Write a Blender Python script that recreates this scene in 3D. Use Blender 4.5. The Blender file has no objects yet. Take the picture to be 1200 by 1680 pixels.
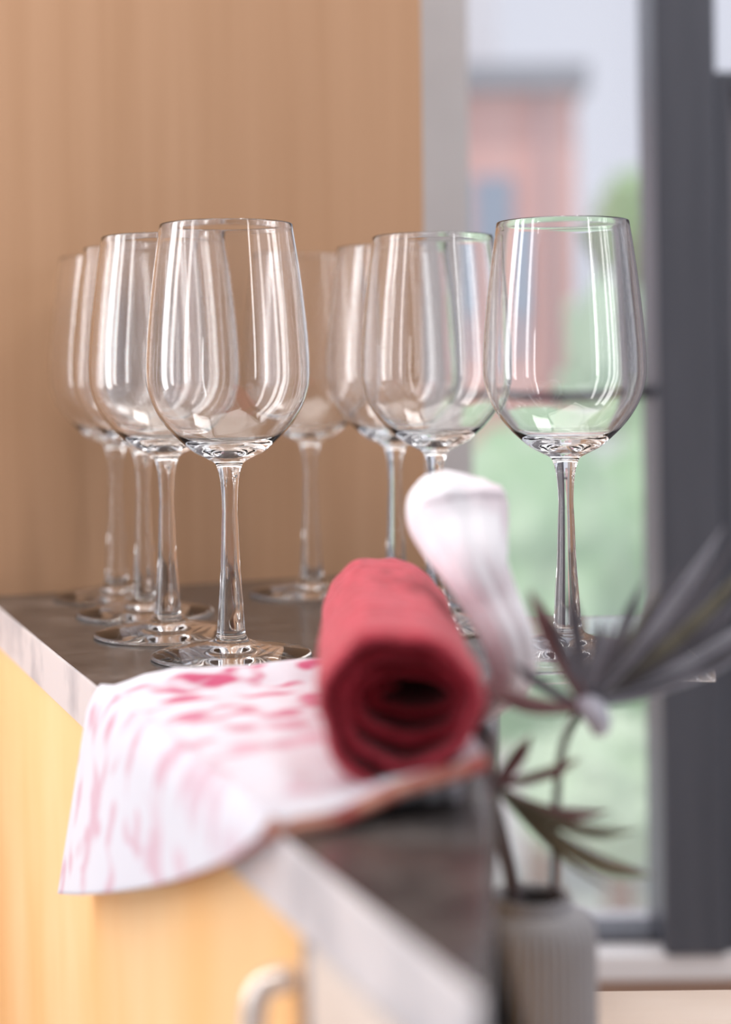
import bpy, bmesh, math, random
from mathutils import Vector, Matrix, noise

random.seed(7)
SC = bpy.context.scene
COL = SC.collection
R = math.radians

# ------------------------------------------------------------------ camera
CAM = Vector((0.0, 0.0, 1.05))          # camera position, counter top is at z = 0.90
F = 2700.0                               # focal length in pixels of the 1200 x 1680 frame
HX, HY = 600.0, 610.0                    # where the level view axis meets the frame
ROLL = R(0.7)
cd = bpy.data.cameras.new('camera'); cam = bpy.data.objects.new('camera', cd); COL.objects.link(cam)
cam.matrix_world = Matrix.Translation(CAM) @ Matrix.Rotation(R(90), 4, 'X') @ Matrix.Rotation(-ROLL, 4, 'Z')
cd.sensor_fit = 'VERTICAL'; cd.sensor_height = 36.0; cd.lens = F / 1680.0 * 36.0
cd.shift_y = -(840.0 - HY) / 1680.0
cd.clip_start = 0.02; cd.clip_end = 500
cd.dof.use_dof = True; cd.dof.focus_distance = 0.872
cd.dof.aperture_fstop = (cd.lens / 1000.0) / 0.0185
cd.dof.aperture_blades = 0
SC.camera = cam

# ------------------------------------------------------------------ view, world, lights
SC.view_settings.view_transform = 'Standard'; SC.view_settings.look = 'None'
SC.view_settings.gamma = 1.0; SC.view_settings.use_curve_mapping = False
SC.view_settings.exposure = 0.0
SC.cycles.use_denoising = True
SC.cycles.max_bounces = 20; SC.cycles.transmission_bounces = 20; SC.cycles.transparent_max_bounces = 20
SC.cycles.glossy_bounces = 10; SC.cycles.diffuse_bounces = 4
SC.cycles.sample_clamp_indirect = 12.0

w = bpy.data.worlds.new('world'); SC.world = w; w.use_nodes = True
bg = w.node_tree.nodes['Background']; bg.inputs[0].default_value = (0.68, 0.70, 0.80, 1); bg.inputs[1].default_value = 1.15

def area(name, loc, target, sx, sy, power, color):
    l = bpy.data.lights.new(name, 'AREA'); l.shape = 'RECTANGLE'; l.size = sx; l.size_y = sy
    l.energy = power; l.color = color
    o = bpy.data.objects.new(name, l); COL.objects.link(o); o.location = loc
    o.rotation_euler = (Vector(target) - Vector(loc)).to_track_quat('-Z', 'Y').to_euler()
    return o
area('daylight_left_window', (-0.85, 0.70, 1.38), (0.0, 0.80, 1.05), 0.10, 1.15, 2.6, (1.0, 0.98, 0.97))
area('daylight_left_window_2', (-0.92, 0.28, 1.38), (0.0, 0.80, 1.05), 0.10, 1.15, 2.3, (1.0, 0.98, 0.97))
area('glass_edge_fill', (-0.62, 0.90, 1.25), (0.0, 0.88, 1.05), 0.12, 0.8, 2.4, (1.0, 0.98, 0.97))  # added unseen strip light, whitens the left edges of the glasses
area('sill_fill', (0.75, 1.0, 2.45), (0.6, 1.3, 0.5), 0.6, 0.5, 10, (1.0, 0.98, 0.97))  # added fill with no fixture, brightens sill, bench, leaves and post
area('rear_streak_fill', (1.3, -0.6, 1.5), (-0.1, 1.0, 1.1), 0.09, 1.4, 3.6, (1.0, 0.99, 1.0))  # added unseen strip light behind the camera, puts streaks on the bowls
area('overhead_fill', (-0.25, 0.85, 2.45), (-0.05, 0.95, 0.9), 1.5, 1.2, 20, (1.0, 0.96, 0.93))  # added unseen overhead light, placed to lift the wall and the towel top
sl = bpy.data.lights.new('sun', 'SUN'); sl.energy = 1.8; sl.angle = R(3); sl.color = (1.0, 0.95, 0.9)
so = bpy.data.objects.new('sun', sl); COL.objects.link(so)
so.rotation_euler = Vector((0.45, 0.5, -1.2)).to_track_quat('-Z', 'Y').to_euler()

# ------------------------------------------------------------------ helpers
def ray(px, py):
    x = (px - HX) / F; y = (HY - py) / F
    c, s = math.cos(ROLL), math.sin(ROLL)
    return Vector((c * x + s * y, 1.0, -s * x + c * y))
def at(px, py, depth):
    return CAM + ray(px, py) * depth
def onz(px, py, z):
    r = ray(px, py)
    return CAM + r * ((z - CAM.z) / r.z)
def mpp(depth): return depth / F

def mat(name, color=(0.5, 0.5, 0.5), rough=0.5, metal=0.0, trans=0.0, ior=1.45, spec=0.5, sheen=0.0):
    m = bpy.data.materials.new(name); m.use_nodes = True
    b = m.node_tree.nodes['Principled BSDF']
    b.inputs['Base Color'].default_value = (*color, 1); b.inputs['Roughness'].default_value = rough
    b.inputs['Metallic'].default_value = metal; b.inputs['Transmission Weight'].default_value = trans
    b.inputs['IOR'].default_value = ior; b.inputs['Specular IOR Level'].default_value = spec
    b.inputs['Sheen Weight'].default_value = sheen
    return m
def noisy(m, scale, stops, detail=4, coords='Object', bump=0.0, distort=0.0, nscale=4.0):
    """noise -> colour ramp -> base colour, with an optional bump"""
    nt = m.node_tree; b = nt.nodes['Principled BSDF']
    tc = nt.nodes.new('ShaderNodeTexCoord'); mp = nt.nodes.new('ShaderNodeMapping')
    mp.inputs['Scale'].default_value = scale
    nz = nt.nodes.new('ShaderNodeTexNoise'); nz.inputs['Scale'].default_value = nscale
    nz.inputs['Detail'].default_value = detail; nz.inputs['Distortion'].default_value = distort
    cr = nt.nodes.new('ShaderNodeValToRGB')
    nt.links.new(tc.outputs[coords], mp.inputs[0]); nt.links.new(mp.outputs[0], nz.inputs['Vector'])
    nt.links.new(nz.outputs[0], cr.inputs[0]); nt.links.new(cr.outputs[0], b.inputs['Base Color'])
    el = cr.color_ramp.elements
    while len(el) < len(stops): el.new(0.5)
    for e, (p, c) in zip(el, stops): e.position = p; e.color = (*c, 1)
    if bump:
        bp = nt.nodes.new('ShaderNodeBump'); bp.inputs['Strength'].default_value = bump
        bp.inputs['Distance'].default_value = 0.002
        nt.links.new(nz.outputs[0], bp.inputs['Height']); nt.links.new(bp.outputs[0], b.inputs['Normal'])
    return m

def link(name, bm, m, parent=None, smooth=True, bevel=0.0):
    me = bpy.data.meshes.new(name); bmesh.ops.recalc_face_normals(bm, faces=bm.faces); bm.to_mesh(me); bm.free()
    if smooth:
        for p in me.polygons: p.use_smooth = True
    for mm in (m if isinstance(m, (list, tuple)) else [m]): me.materials.append(mm)
    o = bpy.data.objects.new(name, me); COL.objects.link(o)
    if parent: o.parent = parent
    if bevel:
        b = o.modifiers.new('bevel', 'BEVEL'); b.width = bevel; b.segments = 3; b.limit_method = 'ANGLE'
        o.modifiers.new('wn', 'WEIGHTED_NORMAL')
    return o
def empty(name, loc, label, cat, group=None):
    o = bpy.data.objects.new(name, None); COL.objects.link(o); o.location = loc
    o['label'] = label; o['category'] = cat
    if group: o['group'] = group
    return o
def tag(o, label, cat, group=None):
    o['label'] = label; o['category'] = cat
    if group: o['group'] = group
    return o
def struct(o): o['kind'] = 'structure'; return o
def box(bm, x0, x1, y0, y1, z0, z1):
    v = [bm.verts.new((x, y, z)) for x in (x0, x1) for y in (y0, y1) for z in (z0, z1)]
    for f in ((0, 1, 3, 2), (4, 6, 7, 5), (0, 4, 5, 1), (2, 3, 7, 6), (0, 2, 6, 4), (1, 5, 7, 3)):
        bm.faces.new([v[i] for i in f])
def prism(bm, pts, z0, z1):
    a = [bm.verts.new((p[0], p[1], z0)) for p in pts]; b = [bm.verts.new((p[0], p[1], z1)) for p in pts]
    bm.faces.new(a[::-1]); bm.faces.new(b); n = len(pts)
    for i in range(n): bm.faces.new((a[i], a[(i + 1) % n], b[(i + 1) % n], b[i]))
def quad_prism(bm, p, q, nrm, thick, z0, z1):
    n = Vector(nrm).normalized() * thick
    prism(bm, [p, q, (q[0] + n[0], q[1] + n[1]), (p[0] + n[0], p[1] + n[1])], z0, z1)
def lathe(bm, prof, seg=64, closed=True, off=(0, 0, 0), ripple=None):
    rings = []
    for r, z in prof:
        if r < 1e-6: rings.append([bm.verts.new((off[0], off[1], off[2] + z))])
        else:
            ring = []
            for i in range(seg):
                a = 2 * math.pi * i / seg; rr = r * (ripple(a, z) if ripple else 1)
                ring.append(bm.verts.new((off[0] + rr * math.cos(a), off[1] + rr * math.sin(a), off[2] + z)))
            rings.append(ring)
    for a, b in zip(rings, rings[1:]):
        for i in range(seg):
            j = (i + 1) % seg
            if len(a) == 1 and len(b) == 1: continue
            if len(a) == 1: bm.faces.new((a[0], b[i], b[j]))
            elif len(b) == 1: bm.faces.new((a[i], a[j], b[0]))
            else: bm.faces.new((a[i], a[j], b[j], b[i]))
def smooth_prof(pts, n=6):
    """Catmull-Rom through profile points"""
    out = []
    P = [pts[0]] + list(pts) + [pts[-1]]
    for i in range(1, len(P) - 2):
        for k in range(n):
            t = k / n
            out.append(tuple(0.5 * ((2 * P[i][d]) + (-P[i-1][d] + P[i+1][d]) * t + (2*P[i-1][d] - 5*P[i][d] + 4*P[i+1][d] - P[i+2][d]) * t*t + (-P[i-1][d] + 3*P[i][d] - 3*P[i+1][d] + P[i+2][d]) * t**3) for d in range(len(pts[0]))))
    out.append(tuple(pts[-1]))
    return out
def tube(bm, pts, radii, seg=12, shape=None):
    rings = []
    for i, p in enumerate(pts):
        t = (pts[min(i + 1, len(pts) - 1)] - pts[max(i - 1, 0)]).normalized()
        u = t.cross(Vector((0, 1, 0))).normalized(); v = t.cross(u).normalized()
        ring = []
        for k in range(seg):
            a = 2 * math.pi * k / seg; r = radii[i] * (shape(a, i / (len(pts) - 1)) if shape else 1)
            ring.append(bm.verts.new(p + u * (r * math.cos(a)) + v * (r * math.sin(a))))
        rings.append(ring)
    for a, b in zip(rings, rings[1:]):
        for k in range(seg): bm.faces.new((a[k], a[(k+1) % seg], b[(k+1) % seg], b[k]))
    bm.faces.new(rings[0][::-1]); bm.faces.new(rings[-1])

# ------------------------------------------------------------------ materials
M_wall = noisy(mat('warm_wood_veneer', rough=0.62), (1.0, 1.0, 0.03), [(0.3, (0.49, 0.275, 0.15)), (0.7, (0.55, 0.32, 0.185))], nscale=60, detail=6)
M_counter = noisy(mat('dark_stone_laminate', rough=0.20, spec=0.5), (1, 1, 1), [(0.35, (0.042, 0.037, 0.036)), (0.6, (0.085, 0.073, 0.067)), (0.75, (0.17, 0.145, 0.135))], nscale=30, detail=8, distort=0.6)
M_edge = noisy(mat('brushed_pale_metal', rough=0.33, metal=0.25), (3, 3, 3), [(0.35, (0.56, 0.56, 0.60)), (0.55, (0.80, 0.77, 0.79))], nscale=9, detail=3)  # blue-grey and pale mottling paints reflections into the metal colour
M_orange = noisy(mat('honey_wood', rough=0.45), (0.35, 0.35, 0.12), [(0.35, (0.92, 0.54, 0.23)), (0.65, (0.96, 0.65, 0.35))], nscale=30, detail=3)
M_palewood = noisy(mat('pale_wood', rough=0.5), (0.2, 1, 1), [(0.35, (0.72, 0.58, 0.48)), (0.65, (0.83, 0.71, 0.62))], nscale=20, detail=3)
M_brown = noisy(mat('brown_wood_panel', rough=0.6), (0.2, 1, 1), [(0.35, (0.42, 0.27, 0.20)), (0.65, (0.50, 0.34, 0.26))], nscale=20)
M_plaster = noisy(mat('grey_white_plaster', rough=0.8), (1, 1, 1), [(0.3, (0.50, 0.49, 0.50)), (0.7, (0.56, 0.55, 0.56))], nscale=10)
M_white = mat('white_lacquer', (0.85, 0.83, 0.84), 0.35)
M_frame = noisy(mat('anthracite_frame', rough=0.35), (1, 1, 0.1), [(0.3, (0.070, 0.074, 0.092)), (0.7, (0.095, 0.099, 0.12))], nscale=40)
M_frame2 = mat('grey_casement', (0.22, 0.21, 0.23), 0.4)
M_dark = mat('grey_plaster', (0.25, 0.24, 0.24), 0.8)
M_floor = noisy(mat('pale_stone_floor', rough=0.5), (0.3, 1, 1), [(0.35, (0.76, 0.73, 0.71)), (0.65, (0.82, 0.80, 0.78))], nscale=8)
M_glass = mat('clear_glass', (1, 1, 1), 0.0, trans=1.0, ior=1.47)
M_pane = bpy.data.materials.new('window_glass'); M_pane.use_nodes = True
nt = M_pane.node_tree; nt.nodes.clear()
o_ = nt.nodes.new('ShaderNodeOutputMaterial'); mx = nt.nodes.new('ShaderNodeMixShader'); mx2 = nt.nodes.new('ShaderNodeMixShader')
tr = nt.nodes.new('ShaderNodeBsdfTransparent'); gl = nt.nodes.new('ShaderNodeBsdfGlossy'); gl.inputs['Roughness'].default_value = 0.02
tl = nt.nodes.new('ShaderNodeBsdfTranslucent'); tl.inputs[0].default_value = (0.9, 0.9, 0.93, 1)  # milky layer put into the pane, imitates veiling glare over the view
mx.inputs[0].default_value = 0.02; mx2.inputs[0].default_value = 0.10
nt.links.new(tr.outputs[0], mx.inputs[1]); nt.links.new(gl.outputs[0], mx.inputs[2])
nt.links.new(mx.outputs[0], mx2.inputs[1]); nt.links.new(tl.outputs[0], mx2.inputs[2]); nt.links.new(mx2.outputs[0], o_.inputs[0])

M_towel = noisy(mat('red_terry', rough=0.75, sheen=0.25, spec=0.35), (1, 1, 1), [(0.35, (0.38, 0.018, 0.036)), (0.65, (0.54, 0.038, 0.068))], nscale=180, detail=4, bump=0.6)

# ------------------------------------------------------------------ counter geometry
ZT = 0.90; TH = 0.025
E0 = onz(0, 997, ZT); E1 = onz(830, 1667, ZT)
ed = (E1 - E0).normalized()                       # along the front edge, towards the camera
en = Vector((ed.y, -ed.x, 0))                     # outwards (left)
if en.x > 0: en = -en
W0 = onz(190, 966, ZT)                            # a point at the foot of the wooden back wall
wd = -en                                          # the back wall runs square to the front edge, to the right
def isect(p, d, q, e):                            # 2D line intersection
    den = d.x * e.y - d.y * e.x
    t = ((q.x - p.x) * e.y - (q.y - p.y) * e.x) / den
    return p + d * t
cA = isect(E0, ed, W0, wd)                        # far left corner
rr_ = ray(697, 500)                               # wooden wall ends here
WE = isect(CAM, Vector((rr_.x, rr_.y, 0)), W0, wd)
RN = onz(806, 1652, ZT)                           # right side, near
RF = Vector((0.106, 1.29, ZT))
cC = isect(RN, (RF - RN), W0, wd)
tip = isect(E0, ed, RN, RF - RN)
cD = tip - ed * 0.004
cE = tip + (RF - RN).normalized() * 0.004
def at_edge(d):                                   # point on the front edge at depth d
    return E0 + ed * ((d - E0.y) / ed.y)

# ------------------------------------------------------------------ room shell
bm = bmesh.new(); box(bm, -5, 3, -2, 1.72, -0.06, 0.0); struct(link('floor', bm, M_floor, smooth=False))
bm = bmesh.new(); box(bm, -1.2, 3, -2, 1.72, 2.6, 2.7); struct(link('ceiling', bm, M_plaster, smooth=False))
bm = bmesh.new(); box(bm, -3, 3, -2.1, -2.0, 0, 2.6); struct(link('wall_rear', bm, M_dark, smooth=False))
wl = W0 - wd * 0.45
bm = bmesh.new(); quad_prism(bm, wl, WE, -ed, 0.03, 0.0, 2.6)
struct(link('wall_back', bm, M_wall, smooth=False))
# window wall: plaster reveal at the left, brown panel below the sill
YW = 1.60
zrow = lambda py: at(950, py, YW).z
zs = zrow(1532)                                   # bottom of the pane
x_pl = at(772, 400, YW).x; x_fr = at(1068, 500, YW).x
bm = bmesh.new(); box(bm, -0.6, x_pl, YW, YW + 0.10, 0.0, 2.6); struct(link('wall_window_side', bm, M_plaster, smooth=False))
bm = bmesh.new(); box(bm, x_pl, 1.6, YW, YW + 0.10, 0.0, zs - 0.034); struct(link('wall_below_window', bm, M_brown, smooth=False))
bm = bmesh.new(); box(bm, x_pl, 1.6, YW - 0.035, YW + 0.10, zs - 0.034, zs - 0.009)
struct(link('trim_1', bm, M_white, smooth=False, bevel=0.003))
# window
xr = at(1166, 500, YW).x; xr2 = at(1194, 500, YW).x
ztop = 2.6
bm = bmesh.new(); box(bm, x_fr, xr, YW - 0.04, YW + 0.06, zs - 0.009, ztop)         # wide post
wf = struct(link('window_1', bm, M_frame, smooth=False, bevel=0.004))
def strc(name, args, m, bev=0.002):
    bm = bmesh.new(); box(bm, *args); o = struct(link(name, bm, m, smooth=False, bevel=bev)); o.parent = wf; return o
strc('bottom_rail', (x_pl, x_fr, YW - 0.004, YW + 0.05, zs - 0.009, zs - 0.001), M_frame)
zr = zrow(643)
strc('glazing_bar', (x_pl, x_fr, YW + 0.01, YW + 0.04, zr - 0.007, zr + 0.005), M_frame)
strc('glass_pane', (x_pl, x_fr, YW + 0.022, YW + 0.026, zs, ztop), M_pane, 0)
zt = zrow(128)
bm = bmesh.new(); box(bm, xr, xr2, YW - 0.03, YW + 0.05, zs - 0.009, zt)
wf2 = struct(link('window_2', bm, M_frame, smooth=False, bevel=0.003))
def strc2(name, args, m, bev=0.002):
    bm = bmesh.new(); box(bm, *args); o = struct(link(name, bm, m, smooth=False, bevel=bev)); o.parent = wf2; return o
strc2('transom', (xr2, 1.6, YW - 0.03, YW + 0.05, zt - 0.02, zt), M_frame)
strc2('roller_blind', (xr2, 1.6, YW - 0.01, YW - 0.006, zs, zt - 0.02), M_frame2, 0)
strc2('glass_pane', (xr, 1.6, YW + 0.022, YW + 0.026, zt, ztop), M_pane, 0)

# ------------------------------------------------------------------ outdoors
GZ = -3.0
M_ground = noisy(mat('pale_paving_and_lawn', rough=0.9), (1, 1, 1), [(0.35, (0.62, 0.60, 0.66)), (0.6, (0.55, 0.62, 0.50))], nscale=0.35)
bm = bmesh.new(); box(bm, -60, 80, 4, 140, GZ - 0.2, GZ); struct(link('ground', bm, M_ground, smooth=False))
M_salmon = noisy(mat('salmon_plaster', rough=0.9), (0.6, 0.6, 0.05), [(0.3, (0.80, 0.42, 0.36)), (0.7, (0.86, 0.53, 0.48))], nscale=3)
M_roof = mat('grey_roof', (0.33, 0.33, 0.36), 0.8)
M_bluewin = mat('blue_grey_window', (0.34, 0.40, 0.50), 0.3)
D = 18.0
b0 = at(735, 640, D); b1 = at(945, 150, D)
bd = empty('house', (0.5 * (b0.x + b1.x), D + 2, GZ), 'salmon red rendered house with grey roof seen through the window', 'house')
def pchild(name, bm, m, root, smooth=False, bevel=0.0):
    o = link(name, bm, m, root, smooth, bevel); o.matrix_parent_inverse = Matrix.Translation(-root.location); return o
bm = bmesh.new(); box(bm, b0.x - 4, b1.x, D, D + 6, GZ, b1.z); wb = pchild('wall', bm, M_salmon, bd)
bm = bmesh.new(); box(bm, b0.x - 4.2, b1.x + 0.12, D - 0.25, D + 6.2, b1.z, b1.z + 0.28); pchild('roof', bm, M_roof, bd)
a, b = at(778, 545, D), at(842, 290, D)
bm = bmesh.new(); box(bm, a.x, b.x, D - 0.05, D + 0.05, a.z, b.z); pchild('window', bm, M_bluewin, bd)
bm = bmesh.new(); box(bm, b1.x - 0.42, b1.x - 0.34, D - 0.12, D, GZ, b1.z); pchild('downpipe', bm, mat('pipe', (0.62, 0.45, 0.45), 0.6), bd)
a, b = at(740, 60, D + 3), at(800, 0, D + 3)
bm = bmesh.new(); box(bm, a.x, b.x, D + 1.5, D + 2.5, b1.z + 0.2, b.z + 0.6); pchild('chimney', bm, M_white, bd)

def tree(name, px, py, depth, rx, rz, label, c0, c1, seed, zbase=None):
    c = at(px, py, depth)
    root = empty(name, (c.x, c.y, GZ), label, 'tree', 'trees and bushes beyond the window')
    m = noisy(mat(name + '_leaves', rough=0.8), (1, 1, 1), [(0.35, c0), (0.65, c1)], nscale=3.0, detail=6)
    bm = bmesh.new(); bmesh.ops.create_icosphere(bm, subdivisions=5, radius=1)
    for v in bm.verts:
        n = v.co.normalized()
        k = 1 + 0.28 * noise.noise(n * 2.2 + Vector((seed, 0, 0))) + 0.16 * noise.noise(n * 6 + Vector((0, seed, 0))) + 0.08 * noise.noise(n * 17 + Vector((0, 0, seed)))
        v.co = Vector((n.x * rx * k, n.y * rx * k, n.z * rz * k)) + c
    pchild('crown', bm, m, root, True)
    bm = bmesh.new()
    tube(bm, [Vector((c.x, c.y, GZ)), Vector((c.x + 0.03, c.y, (GZ + c.z) / 2)), Vector((c.x, c.y, c.z))], [0.13, 0.1, 0.05], 10)
    pchild('trunk', bm, M_brown, root, True)
tree('leafy_tree', 1050, 375, 22, 0.62, 0.75, 'mid green tree crown above the glazing bar beside the dark post', (0.30, 0.50, 0.22), (0.45, 0.62, 0.36), 3)
tree('leafy_tree', 1045, 600, 16, 0.75, 0.65, 'pale green tree just above the glazing bar right of the salmon house', (0.45, 0.62, 0.42), (0.60, 0.74, 0.55), 9)
tree('broad_bush', 880, 980, 12.5, 0.80, 1.2, 'big fresh green bush filling the lower pane behind the plant', (0.40, 0.60, 0.36), (0.56, 0.72, 0.50), 5)
tree('broad_bush', 1120, 1010, 14.6, 1.05, 1.75, 'tall green bush at the lower pane beside the dark post', (0.34, 0.56, 0.30), (0.56, 0.74, 0.50), 12)
tree('low_shrub', 1010, 1290, 9.9, 0.55, 0.42, 'low pale yellow green shrub at the foot of the lower pane', (0.55, 0.70, 0.48), (0.66, 0.78, 0.58), 21)
# pale far hills and a terracotta planter
bm = bmesh.new()
a = at(905, 1385, 9.0)
lathe(bm, [(0, 0), (0.22, 0), (0.27, 0.3), (0.31, 0.62), (0.33, 0.62), (0.33, 0.7), (0.27, 0.7), (0.25, 0.55), (0, 0.52)], 32, off=(a.x, a.y, GZ))
pz = link('planter', bm, mat('terracotta', (0.86, 0.50, 0.42), 0.9))
pz.location.z = 0
tag(pz, 'pink terracotta planter standing outside below the bushes', 'planter')

# ------------------------------------------------------------------ counter
bm = bmesh.new(); prism(bm, [cA, cC, cE, cD], ZT - TH, ZT)
ct = link('countertop', bm, M_counter, smooth=False, bevel=0.0012)
tag(ct, 'dark brown grey stone countertop with pale metal front edge', 'countertop')
bm = bmesh.new(); quad_prism(bm, cA, cD, en, 0.0015, ZT - TH - 0.0005, ZT + 0.0003)
link('edge_band', bm, M_edge, ct, smooth=False, bevel=0.0005)['label'] = 'pale brushed metal edge strip'
# cabinet under the counter: front in honey wood, doors
ins = 0.0006
fA = cA - en * ins; fD = cD - en * ins + (-ed) * 0.012
rC = cC + Vector((-0.06, -0.04, 0)); rE = cE + Vector((-0.004, 0.012, 0))
cab = empty('base_cabinet', (fA.x, fA.y, 0), 'honey coloured wooden base cabinet under the dark countertop', 'cabinet')
th = 0.018
zb = ZT - TH
bm = bmesh.new(); prism(bm, [fA - en * th, rC, rE, fD - en * th], 0.0, zb); pchild('body', bm, M_orange, cab)
zrail = at(60, 1206, 0.93).z
def front(p0, p1, z0, z1, t=th): 
    bm = bmesh.new(); quad_prism(bm, p0, p1, -en, t, z0, z1); return bm
dh = E0 + ed * ((0.515 - E0.y) / ed.y) - en * ins        # door seam
dA = pchild('door', front(fA, dh + (-ed) * 0.003, 0.08, zb - 0.0012), M_orange, cab, bevel=0.0015)
dB = pchild('door', front(dh + ed * 0.003, fD, 0.08, zb - 0.003), M_palewood, cab, bevel=0.0015)
dB['label'] = 'pale beige door'
bm = bmesh.new(); quad_prism(bm, dh - ed * 0.0025, dh + ed * 0.0025, -en, 0.012, 0.08, zb); pchild('metal_strip', bm, mat('grey_strip', (0.42, 0.42, 0.48), 0.35, 0.6), cab)
# bow handle on the first door
hp = dh - ed * 0.011 + en * 0.0
bm = bmesh.new()
hz = zb - 0.018
hpts = [hp + Vector((0, 0, hz - hp.z)), hp + en * 0.012 + Vector((0, 0, hz - hp.z - 0.004)), hp + en * 0.014 + Vector((0, 0, hz - hp.z - 0.03)), hp + en * 0.014 + Vector((0, 0, hz - hp.z - 0.08)), hp + en * 0.012 + Vector((0, 0, hz - hp.z - 0.105)), hp + Vector((0, 0, hz - hp.z - 0.11))]
hs = [Vector(q) for q in smooth_prof([tuple(q) for q in hpts], 6)]
tube(bm, hs, [0.0045] * len(hs), 14)
h = link('handle', bm, mat('polished_handle', (0.93, 0.82, 0.74), 0.22, 0.7), dA); 

# clear glass shelf that carries on the counter to the right
gsy0, gsy1 = 0.815, 1.0
def redge(y): return RN.x + (RF.x - RN.x) * (y - RN.y) / (RF.y - RN.y)
bm = bmesh.new(); prism(bm, [(redge(gsy0) + 0.0006, gsy0), (0.172, gsy0), (0.172, gsy1), (redge(gsy1) + 0.0006, gsy1)], ZT - 0.006, ZT)
tag(link('glass_shelf', bm, M_glass, smooth=False, bevel=0.001), 'clear glass shelf panel at the right side of the dark countertop', 'shelf')

# low pale bench that carries the vase
zben = at(1100, 1622, 0.845).z
bn = empty('low_bench', (0.5, 0.6, 0), 'low pale wooden bench in front of the window sill', 'bench')
bx0 = 0.049
bm = bmesh.new(); box(bm, bx0, 1.0, 0.50, 0.845, zben - 0.03, zben); pchild('bench_top', bm, M_palewood, bn, bevel=0.003)
for x in (bx0 + 0.03, 0.95):
    for y in (0.54, 0.80):
        bm = bmesh.new(); box(bm, x - 0.02, x + 0.02, y - 0.02, y + 0.02, 0.0, zben - 0.03); pchild('leg', bm, M_palewood, bn, bevel=0.002)

# ------------------------------------------------------------------ wine glasses
S = mpp(0.872)
prof_px = [  # outer radius, height above the counter, in pixels of the photo at the front glass
    (132, 2), (131, 5), (116, 9), (90, 14), (60, 19), (36, 25), (25.5, 33), (22.5, 50), (19.5, 98), (16.2, 145), (13.8, 215), (12.6, 240), (13.5, 270), (16, 293), (20, 309), (25, 318),
    (40, 326), (60, 337), (86, 360), (104, 380), (120, 405), (130, 432), (134.5, 462), (132, 528), (121, 628), (109.5, 706)]
inner_px = [(106.0, 706), (117, 628), (127.2, 528), (130.2, 462), (126, 432), (116, 405), (100, 381), (82, 362), (62, 349), (40, 342.5), (18, 340), (0, 339.5)]
def glass_parts():
    o = smooth_prof(prof_px, 5); i = smooth_prof(inner_px, 5)
    rim = [(109.1, 707.6), (108.1, 708.3), (106.5, 707.4)]
    k = next(n for n, q in enumerate(o) if q[1] >= 317.9)
    full = [(0, 3.5), (60, 3), (122, 1.0), (129.5, 0.6)] + o + rim + i
    return [(max(0, r) * S, z * S) for r, z in full]
gp = glass_parts()
gproto = None
spots = [ # rim/foot centre pixel column, depth, label
    ((380, 0.872), 'clear wine glass at the front of the left row, nearest and sharpest'),
    ((276, 0.948), 'clear wine glass second from the front in the left row'),
    ((238, 1.031), 'clear wine glass third from the front in the left row'),
    ((192, 1.112), 'clear wine glass at the back of the left row, close to the wooden wall'),
    ((512, 1.118), 'blurred clear wine glass at the back of the right row, by the wooden wall'),
    ((651, 1.049), 'blurred clear wine glass third from the front in the right row, behind the red towel'),
    ((718, 0.965), 'clear wine glass behind the white cloth fold, second in the right row'),
    ((932, 0.880), 'clear wine glass at the far right, alone in front of the window'),
]
for k, ((px, d), lab) in enumerate(spots):
    r = ray(px, HY + 0.15 / d * F)
    x = r.x * d
    zg = ZT + 0.0002
    if k == 0:
        bm = bmesh.new(); lathe(bm, gp, 96)
        bmesh.ops.remove_doubles(bm, verts=bm.verts, dist=1e-7)
        g = gproto = link('wine_glass', bm, M_glass)
    else:
        g = gproto.copy(); COL.objects.link(g)
    g.location = (x, d, zg); g.rotation_euler = (0, 0, k * 0.7)
    tag(g, lab, 'wine glass', 'wine glasses standing in two rows on the counter')

# ------------------------------------------------------------------ red rolled towel
c0 = at(659, 1163, 0.56); c1 = at(631, 1005, 0.785)
c1.z = c0.z
ax = (c1 - c0).normalized(); side = ax.cross(Vector((0, 0, 1))).normalized()   # to the right
Rr = 0.0285; turns = 3.4; N = 260; Lr = (c1 - c0).length
bm = bmesh.new()
thk = 0.0046
def spiral(q, layer):                            # q 0..1 from the inside to the outside
    a = 2 * math.pi * turns * q + R(116)
    r = 0.0070 + (Rr - 0.0070) * q
    r += (thk * 0.43 if layer else -thk * 0.43)
    sx = 1.0 + 0.9 * (1 - q) ** 2; sz = 1.0 - 0.45 * (1 - q) ** 2
    lump = 1 + 0.035 * math.sin(3 * a + 0.6) * q + 0.02 * math.sin(7 * a)
    return r * lump * sx * math.cos(a) + 0.0045 * (1 - q), r * lump * sz * math.sin(a) - 0.001 * (1 - q)
rows = []
NL = 44
for j in range(NL + 1):
    t = j / NL; row_in, row_out = [], []
    for i in range(N + 1):
        q = i / N
        flare = 1.0
        yo = t * Lr
        yo += (1 - t) ** 3 * (0.030 * max(0.0, 1 - q / 0.78) ** 0.8 + 0.0015 * math.sin(q * 21))
        for layer, row in ((0, row_in), (1, row_out)):
            u, v = spiral(q, layer)
            if layer == 1 and q > 0.68:
                n_ = noise.noise(Vector((u * 120, v * 120, t * 9))) * 0.0011 + 0.0008 * math.sin(t * 60 + 2 * noise.noise(Vector((u * 60, v * 60, 1))))
                e = min(t, 1 - t); rd = -0.0016 * max(0, 1 - e / 0.03)
                l = math.hypot(u, v); u *= 1 + (n_ + rd) / l; v *= 1 + (n_ + rd) / l
            v = max(v, -(c0.z - ZT) + 0.0068)
            row.append(bm.verts.new(c0 + ax * yo + side * u + Vector((0, 0, v))))
    rows.append((row_in, row_out))
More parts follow.
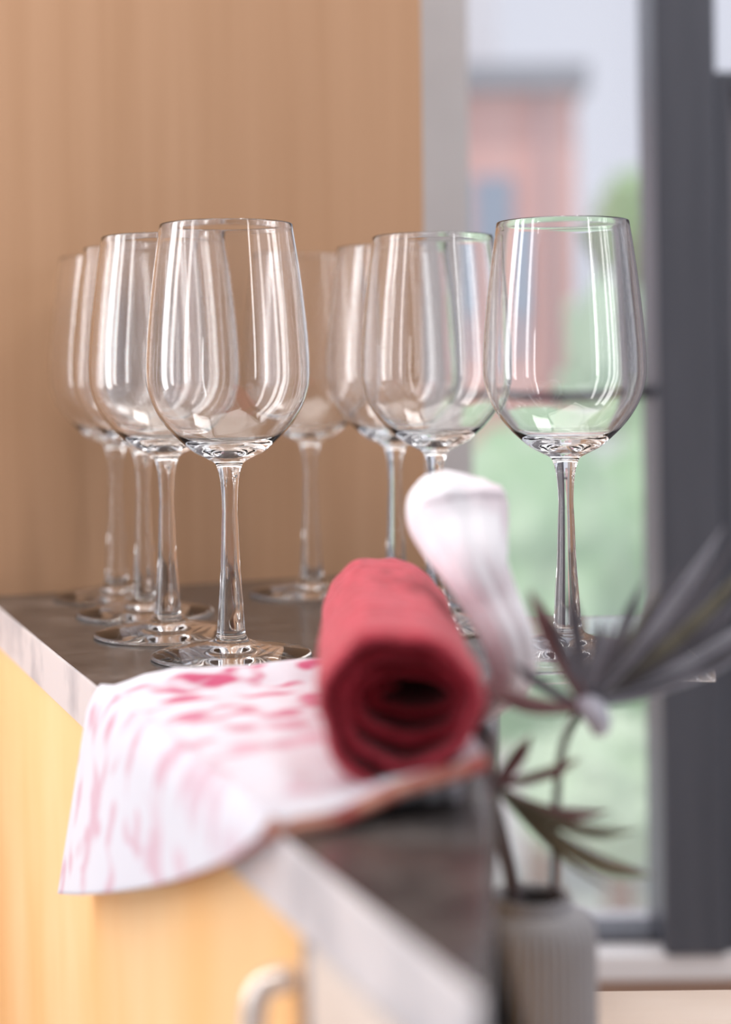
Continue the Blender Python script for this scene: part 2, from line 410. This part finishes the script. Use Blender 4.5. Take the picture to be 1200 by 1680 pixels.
for (ai, ao), (bi, bo) in zip(rows, rows[1:]):
    for i in range(N):
        bm.faces.new((ai[i], ai[i+1], bi[i+1], bi[i])); bm.faces.new((ao[i], bo[i], bo[i+1], ao[i+1]))
    bm.faces.new((ai[N], ao[N], bo[N], bi[N])); bm.faces.new((ai[0], bi[0], bo[0], ao[0]))
for (ai, ao) in (rows[0], rows[-1]):
    for i in range(N): bm.faces.new((ai[i], ao[i], ao[i+1], ai[i+1]))
tag(link('rolled_towel', bm, M_towel), 'deep red towel rolled up and lying on the patterned cloth', 'towel')

# ------------------------------------------------------------------ patterned cloth
def cloth_mat():
    m = mat('printed_cloth', rough=0.85, sheen=0.3, spec=0.2); nt = m.node_tree; b = nt.nodes['Principled BSDF']
    uv = nt.nodes.new('ShaderNodeUVMap'); uv.uv_map = 'uv'
    mp = nt.nodes.new('ShaderNodeMapping'); mp.inputs['Scale'].default_value = (1, 1, 1)
    nt.links.new(uv.outputs[0], mp.inputs[0])
    nz = nt.nodes.new('ShaderNodeTexNoise'); nz.inputs['Scale'].default_value = 14; nz.inputs['Detail'].default_value = 2
    vo = nt.nodes.new('ShaderNodeTexVoronoi'); vo.feature = 'DISTANCE_TO_EDGE'; vo.inputs['Scale'].default_value = 52
    mix = nt.nodes.new('ShaderNodeMix'); mix.data_type = 'VECTOR'; mix.inputs[0].default_value = 0.012
    nt.links.new(mp.outputs[0], mix.inputs[4]); nt.links.new(nz.outputs['Color'], mix.inputs[5])
    nt.links.new(mix.outputs[1], vo.inputs['Vector']); nt.links.new(mp.outputs[0], nz.inputs['Vector'])
    r1 = nt.nodes.new('ShaderNodeValToRGB'); e = r1.color_ramp.elements
    e[0].position = 0.10; e[0].color = (1, 1, 1, 1); e[1].position = 0.30; e[1].color = (0, 0, 0, 1)
    nt.links.new(vo.outputs['Distance'], r1.inputs[0])
    n2 = nt.nodes.new('ShaderNodeTexNoise'); n2.inputs['Scale'].default_value = 46; n2.inputs['Detail'].default_value = 1
    nt.links.new(mp.outputs[0], n2.inputs['Vector'])
    r2 = nt.nodes.new('ShaderNodeValToRGB'); e = r2.color_ramp.elements
    e[0].position = 0.50; e[0].color = (0, 0, 0, 1); e[1].position = 0.58; e[1].color = (1, 1, 1, 1)
    nt.links.new(n2.outputs[0], r2.inputs[0])
    mul = nt.nodes.new('ShaderNodeMath'); mul.operation = 'MULTIPLY'
    nt.links.new(r1.outputs[0], mul.inputs[0]); nt.links.new(r2.outputs[0], mul.inputs[1])
    # the print is dense along the far border of the cloth (v near 1) and sparse near the hem
    sx = nt.nodes.new('ShaderNodeSeparateXYZ'); uv2 = nt.nodes.new('ShaderNodeUVMap'); uv2.uv_map = 'print_density'; nt.links.new(uv2.outputs[0], sx.inputs[0])
    mr = nt.nodes.new('ShaderNodeMapRange'); mr.inputs[1].default_value = 0.0; mr.inputs[2].default_value = 1.0
    mr.inputs[3].default_value = 0.0; mr.inputs[4].default_value = 1.0
    nt.links.new(sx.outputs[0], mr.inputs[0])
    mu2 = nt.nodes.new('ShaderNodeMath'); mu2.operation = 'MULTIPLY'
    nt.links.new(mul.outputs[0], mu2.inputs[0]); nt.links.new(mr.outputs[0], mu2.inputs[1])
    cm = nt.nodes.new('ShaderNodeMix'); cm.data_type = 'RGBA'
    cm.inputs[6].default_value = (0.65, 0.64, 0.70, 1); cm.inputs[7].default_value = (0.52, 0.07, 0.17, 1)
    nt.links.new(mu2.outputs[0], cm.inputs[0]); nt.links.new(cm.outputs[2], b.inputs['Base Color'])
    return m
M_cloth = cloth_mat()
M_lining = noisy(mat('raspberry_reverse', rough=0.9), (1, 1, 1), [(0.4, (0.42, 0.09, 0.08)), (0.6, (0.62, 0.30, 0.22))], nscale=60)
B = at_edge(0.533); Dd = at_edge(0.768)
A_near = Vector((at(800, 1330, 0.562).x, 0.562, 0)); A_far = Vector((0.035, 0.806, 0))
C_hang = at(92, 1462, 0.80)
NS, NT = 90, 70
bm = bmesh.new(); uvl = bm.loops.layers.uv.new('uv'); dl = bm.loops.layers.uv.new('print_density'); grid = []; uvs = {}
for j in range(NT + 1):
    t = j / NT; row = []
    E = B.lerp(Dd, t); Rt = A_near.lerp(A_far, t)
    # the far hem bows a little
    top_len = (Vector((E.x, E.y, 0)) - Vector((Rt.x, Rt.y, 0))).length
    hang = 0.004 + 0.110 * t ** 0.96
    rb = 0.006
    total = top_len + hang
    for i in range(NS + 1):
        s = i / NS * total
        dirv = (Vector((E.x, E.y, 0)) - Vector((Rt.x, Rt.y, 0))).normalized()
        if s <= top_len:
            p = Vector((Rt.x, Rt.y, 0)) + dirv * s; h = 0.0
            zz = ZT + 0.0012
            p.z = zz
            fz = 0.0032 * (0.5 + 0.5 * noise.noise(Vector((p.x * 30, p.y * 22, 0.3)))) + 0.002 * (0.5 + 0.5 * noise.noise(Vector((p.x * 80, p.y * 70, 4))))
            fz *= min(1, (top_len - s) / 0.02 + 0.15)
            far = max(0.0, (t - 0.86) / 0.14); fz += 0.006 * math.sin(far * math.pi * 0.75) * min(1, (top_len - s) / 0.03)
            lift = max(0.0, 1 - s / 0.055) * max(0, 1 - t * 2.2) * 0.013
            p.z += fz + lift
            # hold the cloth down below the roll
            du = (p - c0).dot(side)
            if 0 < (p - c0).dot(ax) < Lr and abs(du) < 0.02: p.z = min(p.z, ZT + 0.0035)
        else:
            e = s - top_len
            q = min(1.0, e / 0.012)
            out = 0.0045 * math.sin(q * math.pi / 2) + 0.008 * (e / 0.12) + 0.004 * math.sin(t * 9 + 1) * (e / 0.12)
            base = Vector((E.x, E.y, 0))
            # slide along the edge so the corner ends at the photo's hanging tip
            slide = -ed * (0.056 * (e / 0.12) * t)
            p = base + en * (out + 0.002) + slide
            p.z = ZT + 0.0012 - e * 0.94 + 0.003 * (1 - q)
        v = bm.verts.new(p); row.append(v); uvs[v] = (s * 0.75, t * 0.26, 0.36 + 0.64 * max(0, min(1, (t - 0.30) / 0.45)) * max(0.15, 1 - max(0, s - top_len + 0.01) / 0.03))
    grid.append(row)
for j in range(NT):
    for i in range(NS):
        f = bm.faces.new((grid[j][i], grid[j][i+1], grid[j+1][i+1], grid[j+1][i]))
        for l in f.loops: l[uvl].uv = uvs[l.vert][:2]; l[dl].uv = (uvs[l.vert][2], 0)
hem_pts = [v.co + Vector((0, 0, -0.0002)) for v in grid[0][::2]]
bm.normal_update()
me = bpy.data.meshes.new('patterned_cloth'); bm.to_mesh(me); bm.free()
for p in me.polygons: p.use_smooth = True
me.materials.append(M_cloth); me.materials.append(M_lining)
cl = bpy.data.objects.new('patterned_cloth', me); COL.objects.link(cl)
up = me.polygons[10].normal.z > 0
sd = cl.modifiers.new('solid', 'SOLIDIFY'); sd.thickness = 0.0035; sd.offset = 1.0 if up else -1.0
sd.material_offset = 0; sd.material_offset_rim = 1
tag(cl, 'white cloth with raspberry red print draped over the counter edge', 'cloth')
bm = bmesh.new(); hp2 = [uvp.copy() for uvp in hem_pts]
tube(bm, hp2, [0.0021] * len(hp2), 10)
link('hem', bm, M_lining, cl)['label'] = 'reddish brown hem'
# standing fold of the cloth behind the towel
path = [(778, 1186, .70, 12), (800, 1158, .69, 22), (840, 1112, .67, 34), (836, 1052, .665, 42), (810, 990, .67, 46), (782, 930, .675, 56), (764, 880, .69, 74), (754, 835, .70, 87), (752, 800, .70, 72), (753, 782, .70, 45), (754, 776, .70, 14)]
sp = smooth_prof(path, 6)
pts = [at(a, b, c) for a, b, c, d in sp]; rad = [d * mpp(c) for a, b, c, d in sp]
bm = bmesh.new(); uvl = bm.loops.layers.uv.new('uv'); dl = bm.loops.layers.uv.new('print_density')
tube(bm, pts, rad, 60, shape=lambda a, s: 1 + 0.07 * math.sin(5 * a + 3 * s) + 0.03 * math.sin(11 * a + 7 * s) - 0.04)
for f in bm.faces:
    for l in f.loops: l[uvl].uv = (l.vert.co.x * 1.4 + 3, l.vert.co.z); l[dl].uv = (max(0.0, 0.22 - 4 * (l.vert.co.z - 0.93)), 0)
M_fold = noisy(mat('brightened_white_cloth', rough=0.9, sheen=0.3, spec=0.2), (1, 1, 1), [(0.42, (0.88, 0.87, 0.91)), (0.72, (0.86, 0.72, 0.78))], nscale=26)  # whiter than the printed cloth: brightness painted in, fold stands away from lights
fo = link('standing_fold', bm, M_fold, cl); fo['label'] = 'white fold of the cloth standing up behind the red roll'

# ------------------------------------------------------------------ vase and palm sprigs
vd = 0.62
vc = at(874, 1500, vd)
vr = 103 * mpp(vd)
vz = zben
vtop = at(874, 1466, vd).z
H = vtop - vz
k = mpp(vd)
vp = [(0, 0), (vr * 0.9, 0), (vr * 0.97, 0.003), (vr, 0.010), (vr, H - 75 * k), (vr * 0.985, H - 55 * k), (vr * 0.90, H - 36 * k), (vr * 0.72, H - 24 * k), (vr * 0.62, H - 17 * k), (vr * 0.60, H - 6 * k), (vr * 0.63, H), (vr * 0.56, H), (vr * 0.53, H - 8 * k), (vr * 0.55, H - 22 * k), (vr * 0.80, H - 45 * k), (vr * 0.90, H - 75 * k), (vr * 0.90, 0.006), (0, 0.005)]
ves = empty('ribbed_vase', (vc.x, vd, vz), 'small grey ribbed vase holding dry palm leaves', 'vase')
bm = bmesh.new()
def rib(a, z): return 1 + (0.022 * math.cos(a * 44) if 0.004 < z < H - 30 * k else 0.0)
lathe(bm, vp, 352, ripple=rib)
link('vase_body', bm, noisy(mat('grey_ceramic', rough=0.55), (1, 1, 1), [(0.3, (0.34, 0.33, 0.34)), (0.7, (0.40, 0.385, 0.39))], nscale=10), ves)
bm = bmesh.new()
for q in range(3):
    zc = H - (6 + q * 6) * k
    n0 = len(bm.verts)
    ringr = vr * (0.615 + 0.03 * (q == 2)); tr_ = 2.2 * k; vs = []
    for i in range(64):
        a = 2 * math.pi * i / 64; vs.append([bm.verts.new(((ringr + tr_ * math.cos(b)) * math.cos(a), (ringr + tr_ * math.cos(b)) * math.sin(a), zc + tr_ * math.sin(b))) for b in [2 * math.pi * j / 8 for j in range(8)]])
    for i in range(64):
        for j in range(8): bm.faces.new((vs[i][j], vs[(i+1) % 64][j], vs[(i+1) % 64][(j+1) % 8], vs[i][(j+1) % 8]))
link('vase_neck_ring', bm, mat('grey_ceramic_ring', (0.42, 0.41, 0.43), 0.5), ves)

M_leaf = noisy(mat('dry_palm_leaf', rough=0.6), (1, 1, 1), [(0.35, (0.10, 0.095, 0.11)), (0.65, (0.20, 0.19, 0.22))], nscale=40)
M_leafg = noisy(mat('olive_palm_leaf', rough=0.6), (1, 1, 1), [(0.35, (0.13, 0.115, 0.075)), (0.65, (0.26, 0.24, 0.17))], nscale=40)
M_leafr = noisy(mat('reddish_palm_leaf', rough=0.6), (1, 1, 1), [(0.35, (0.20, 0.09, 0.09)), (0.65, (0.32, 0.17, 0.17))], nscale=40)
M_leafp = noisy(mat('silvery_palm_leaf', rough=0.5), (1, 1, 1), [(0.35, (0.30, 0.30, 0.34)), (0.65, (0.42, 0.42, 0.47))], nscale=40)
M_stem = mat('brown_stem', (0.13, 0.10, 0.10), 0.6)
M_hub = mat('pale_leaf_base', (0.62, 0.62, 0.70), 0.5)
def leaflet(root, p0, p1, sag, wpx, m, label=None):
    """one folded lanceolate blade from p0 to p1 (px, py, depth)"""
    a = at(*p0); b = at(*p1); n = 16
    bm = bmesh.new(); rows = []
    ax_ = (b - a).normalized(); sd_ = ax_.cross(Vector((0, 1, 0))).normalized(); nn = ax_.cross(sd_).normalized()
    for i in range(n + 1):
        t = i / n; c = a.lerp(b, t) + Vector((0, 0, -sag * mpp(p0[2]) * 4 * t * (t - 1) * -1))
        wv = wpx * mpp(p0[2]) * (0.22 + 0.78 * math.sin(math.pi * min(1, t * 0.62 + 0.12)) ** 0.8) * (1 if t < 0.7 else max(0.03, 1 - ((t - 0.7) / 0.3) ** 1.6))
        rows.append([bm.verts.new(c - sd_ * wv * 0.5 + nn * wv * 0.22), bm.verts.new(c), bm.verts.new(c + sd_ * wv * 0.5 + nn * wv * 0.22)])
    for r0, r1 in zip(rows, rows[1:]):
        for i in range(2): bm.faces.new((r0[i], r0[i+1], r1[i+1], r1[i]))
    o = link('leaflet', bm, m, root); o.matrix_parent_inverse = Matrix.Translation(-root.location)
    s = o.modifiers.new('solid', 'SOLIDIFY'); s.thickness = 0.0005
    if label: o['label'] = label
def sprig(label, stem, hub, blades, name='palm_leaf'):
    rt = empty(name, (vc.x, vd, vtop), label, 'palm leaf', 'palm leaves in the vase')
    st = smooth_prof(stem, 5)
    bm = bmesh.new(); tube(bm, [at(a, b, c) for a, b, c, d in st], [d * mpp(c) for a, b, c, d in st], 12); pchild('stem', bm, M_stem, rt, True)
    bm = bmesh.new(); hp_ = smooth_prof(hub, 4); tube(bm, [at(a, b, c) for a, b, c, d in hp_], [d * mpp(c) for a, b, c, d in hp_], 16, shape=lambda a, s: 1 + 0.08 * math.sin(6 * a))
    o = pchild('leaf_base', bm, M_hub if len(blades) > 9 else M_stem, rt, True)
    for args in blades: leaflet(rt, *args)
sprig('tall fan palm leaf spreading up and right in front of the dark window post',
    [(908, 1560, .62, 7), (910, 1460, .62, 7), (912, 1360, .618, 7), (917, 1270, .615, 7), (930, 1205, .612, 7), (955, 1160, .61, 8)],
    [(950, 1150, .61, 10), (968, 1160, .608, 20), (982, 1180, .606, 21), (985, 1205, .606, 12)],
    [((958, 1150, .61), (868, 965, .60), 6, 30, M_leafr), ((960, 1148, .61), (905, 1010, .60), 3, 16, M_leaf), ((962, 1145, .61), (935, 962, .60), 3, 27, M_leaf),
     ((968, 1143, .61), (985, 1012, .62), 0, 20, M_leaf), ((970, 1143, .61), (1008, 1004, .61), 2, 13, M_leafp), ((972, 1143, .61), (1056, 950, .60), 6, 22, M_leaf), ((974, 1141, .61), (1085, 965, .61), 8, 16, M_leafg),
     ((976, 1140, .61), (1125, 925, .61), 10, 22, M_leaf), ((980, 1140, .61), (1190, 862, .60), 16, 22, M_leafp), ((981, 1140, .61), (1222, 872, .60), 18, 20, M_leaf), ((982, 1141, .61), (1250, 905, .61), 20, 20, M_leafg),
     ((985, 1142, .61), (1262, 945, .61), 20, 20, M_leaf), ((985, 1145, .61), (1272, 990, .62), 20, 20, M_leafp), ((985, 1147, .61), (1272, 1032, .62), 14, 20, M_leaf), ((985, 1148, .61), (1240, 1062, .62), 12, 22, M_leafp),
     ((980, 1150, .61), (1152, 1092, .62), 8, 30, M_leafp), ((955, 1160, .61), (782, 1118, .60), 14, 26, M_leafr), ((955, 1158, .61), (840, 1085, .61), 6, 20, M_leaf),
     ((952, 1158, .61), (820, 1150, .62), 14, 10, M_leafg)])
sprig('drooping palm leaf bending right and low beside the red towel',
    [(850, 1560, .62, 12), (843, 1460, .62, 13), (826, 1380, .618, 12), (812, 1320, .615, 10), (808, 1295, .613, 8)],
    [(806, 1305, .613, 8), (812, 1290, .612, 12), (824, 1284, .612, 10)],
    [((812, 1290, .612), (872, 1203, .60), 4, 26, M_leafr), ((815, 1285, .612), (955, 1243, .60), 8, 20, M_leafr),
     ((818, 1288, .612), (1050, 1362, .60), 30, 20, M_leafg), ((818, 1292, .612), (1078, 1436, .60), 34, 28, M_leafg), ((818, 1296, .612), (1010, 1460, .61), 20, 9, M_leafg),
     ((815, 1290, .612), (1000, 1330, .62), 22, 22, M_leafr)])
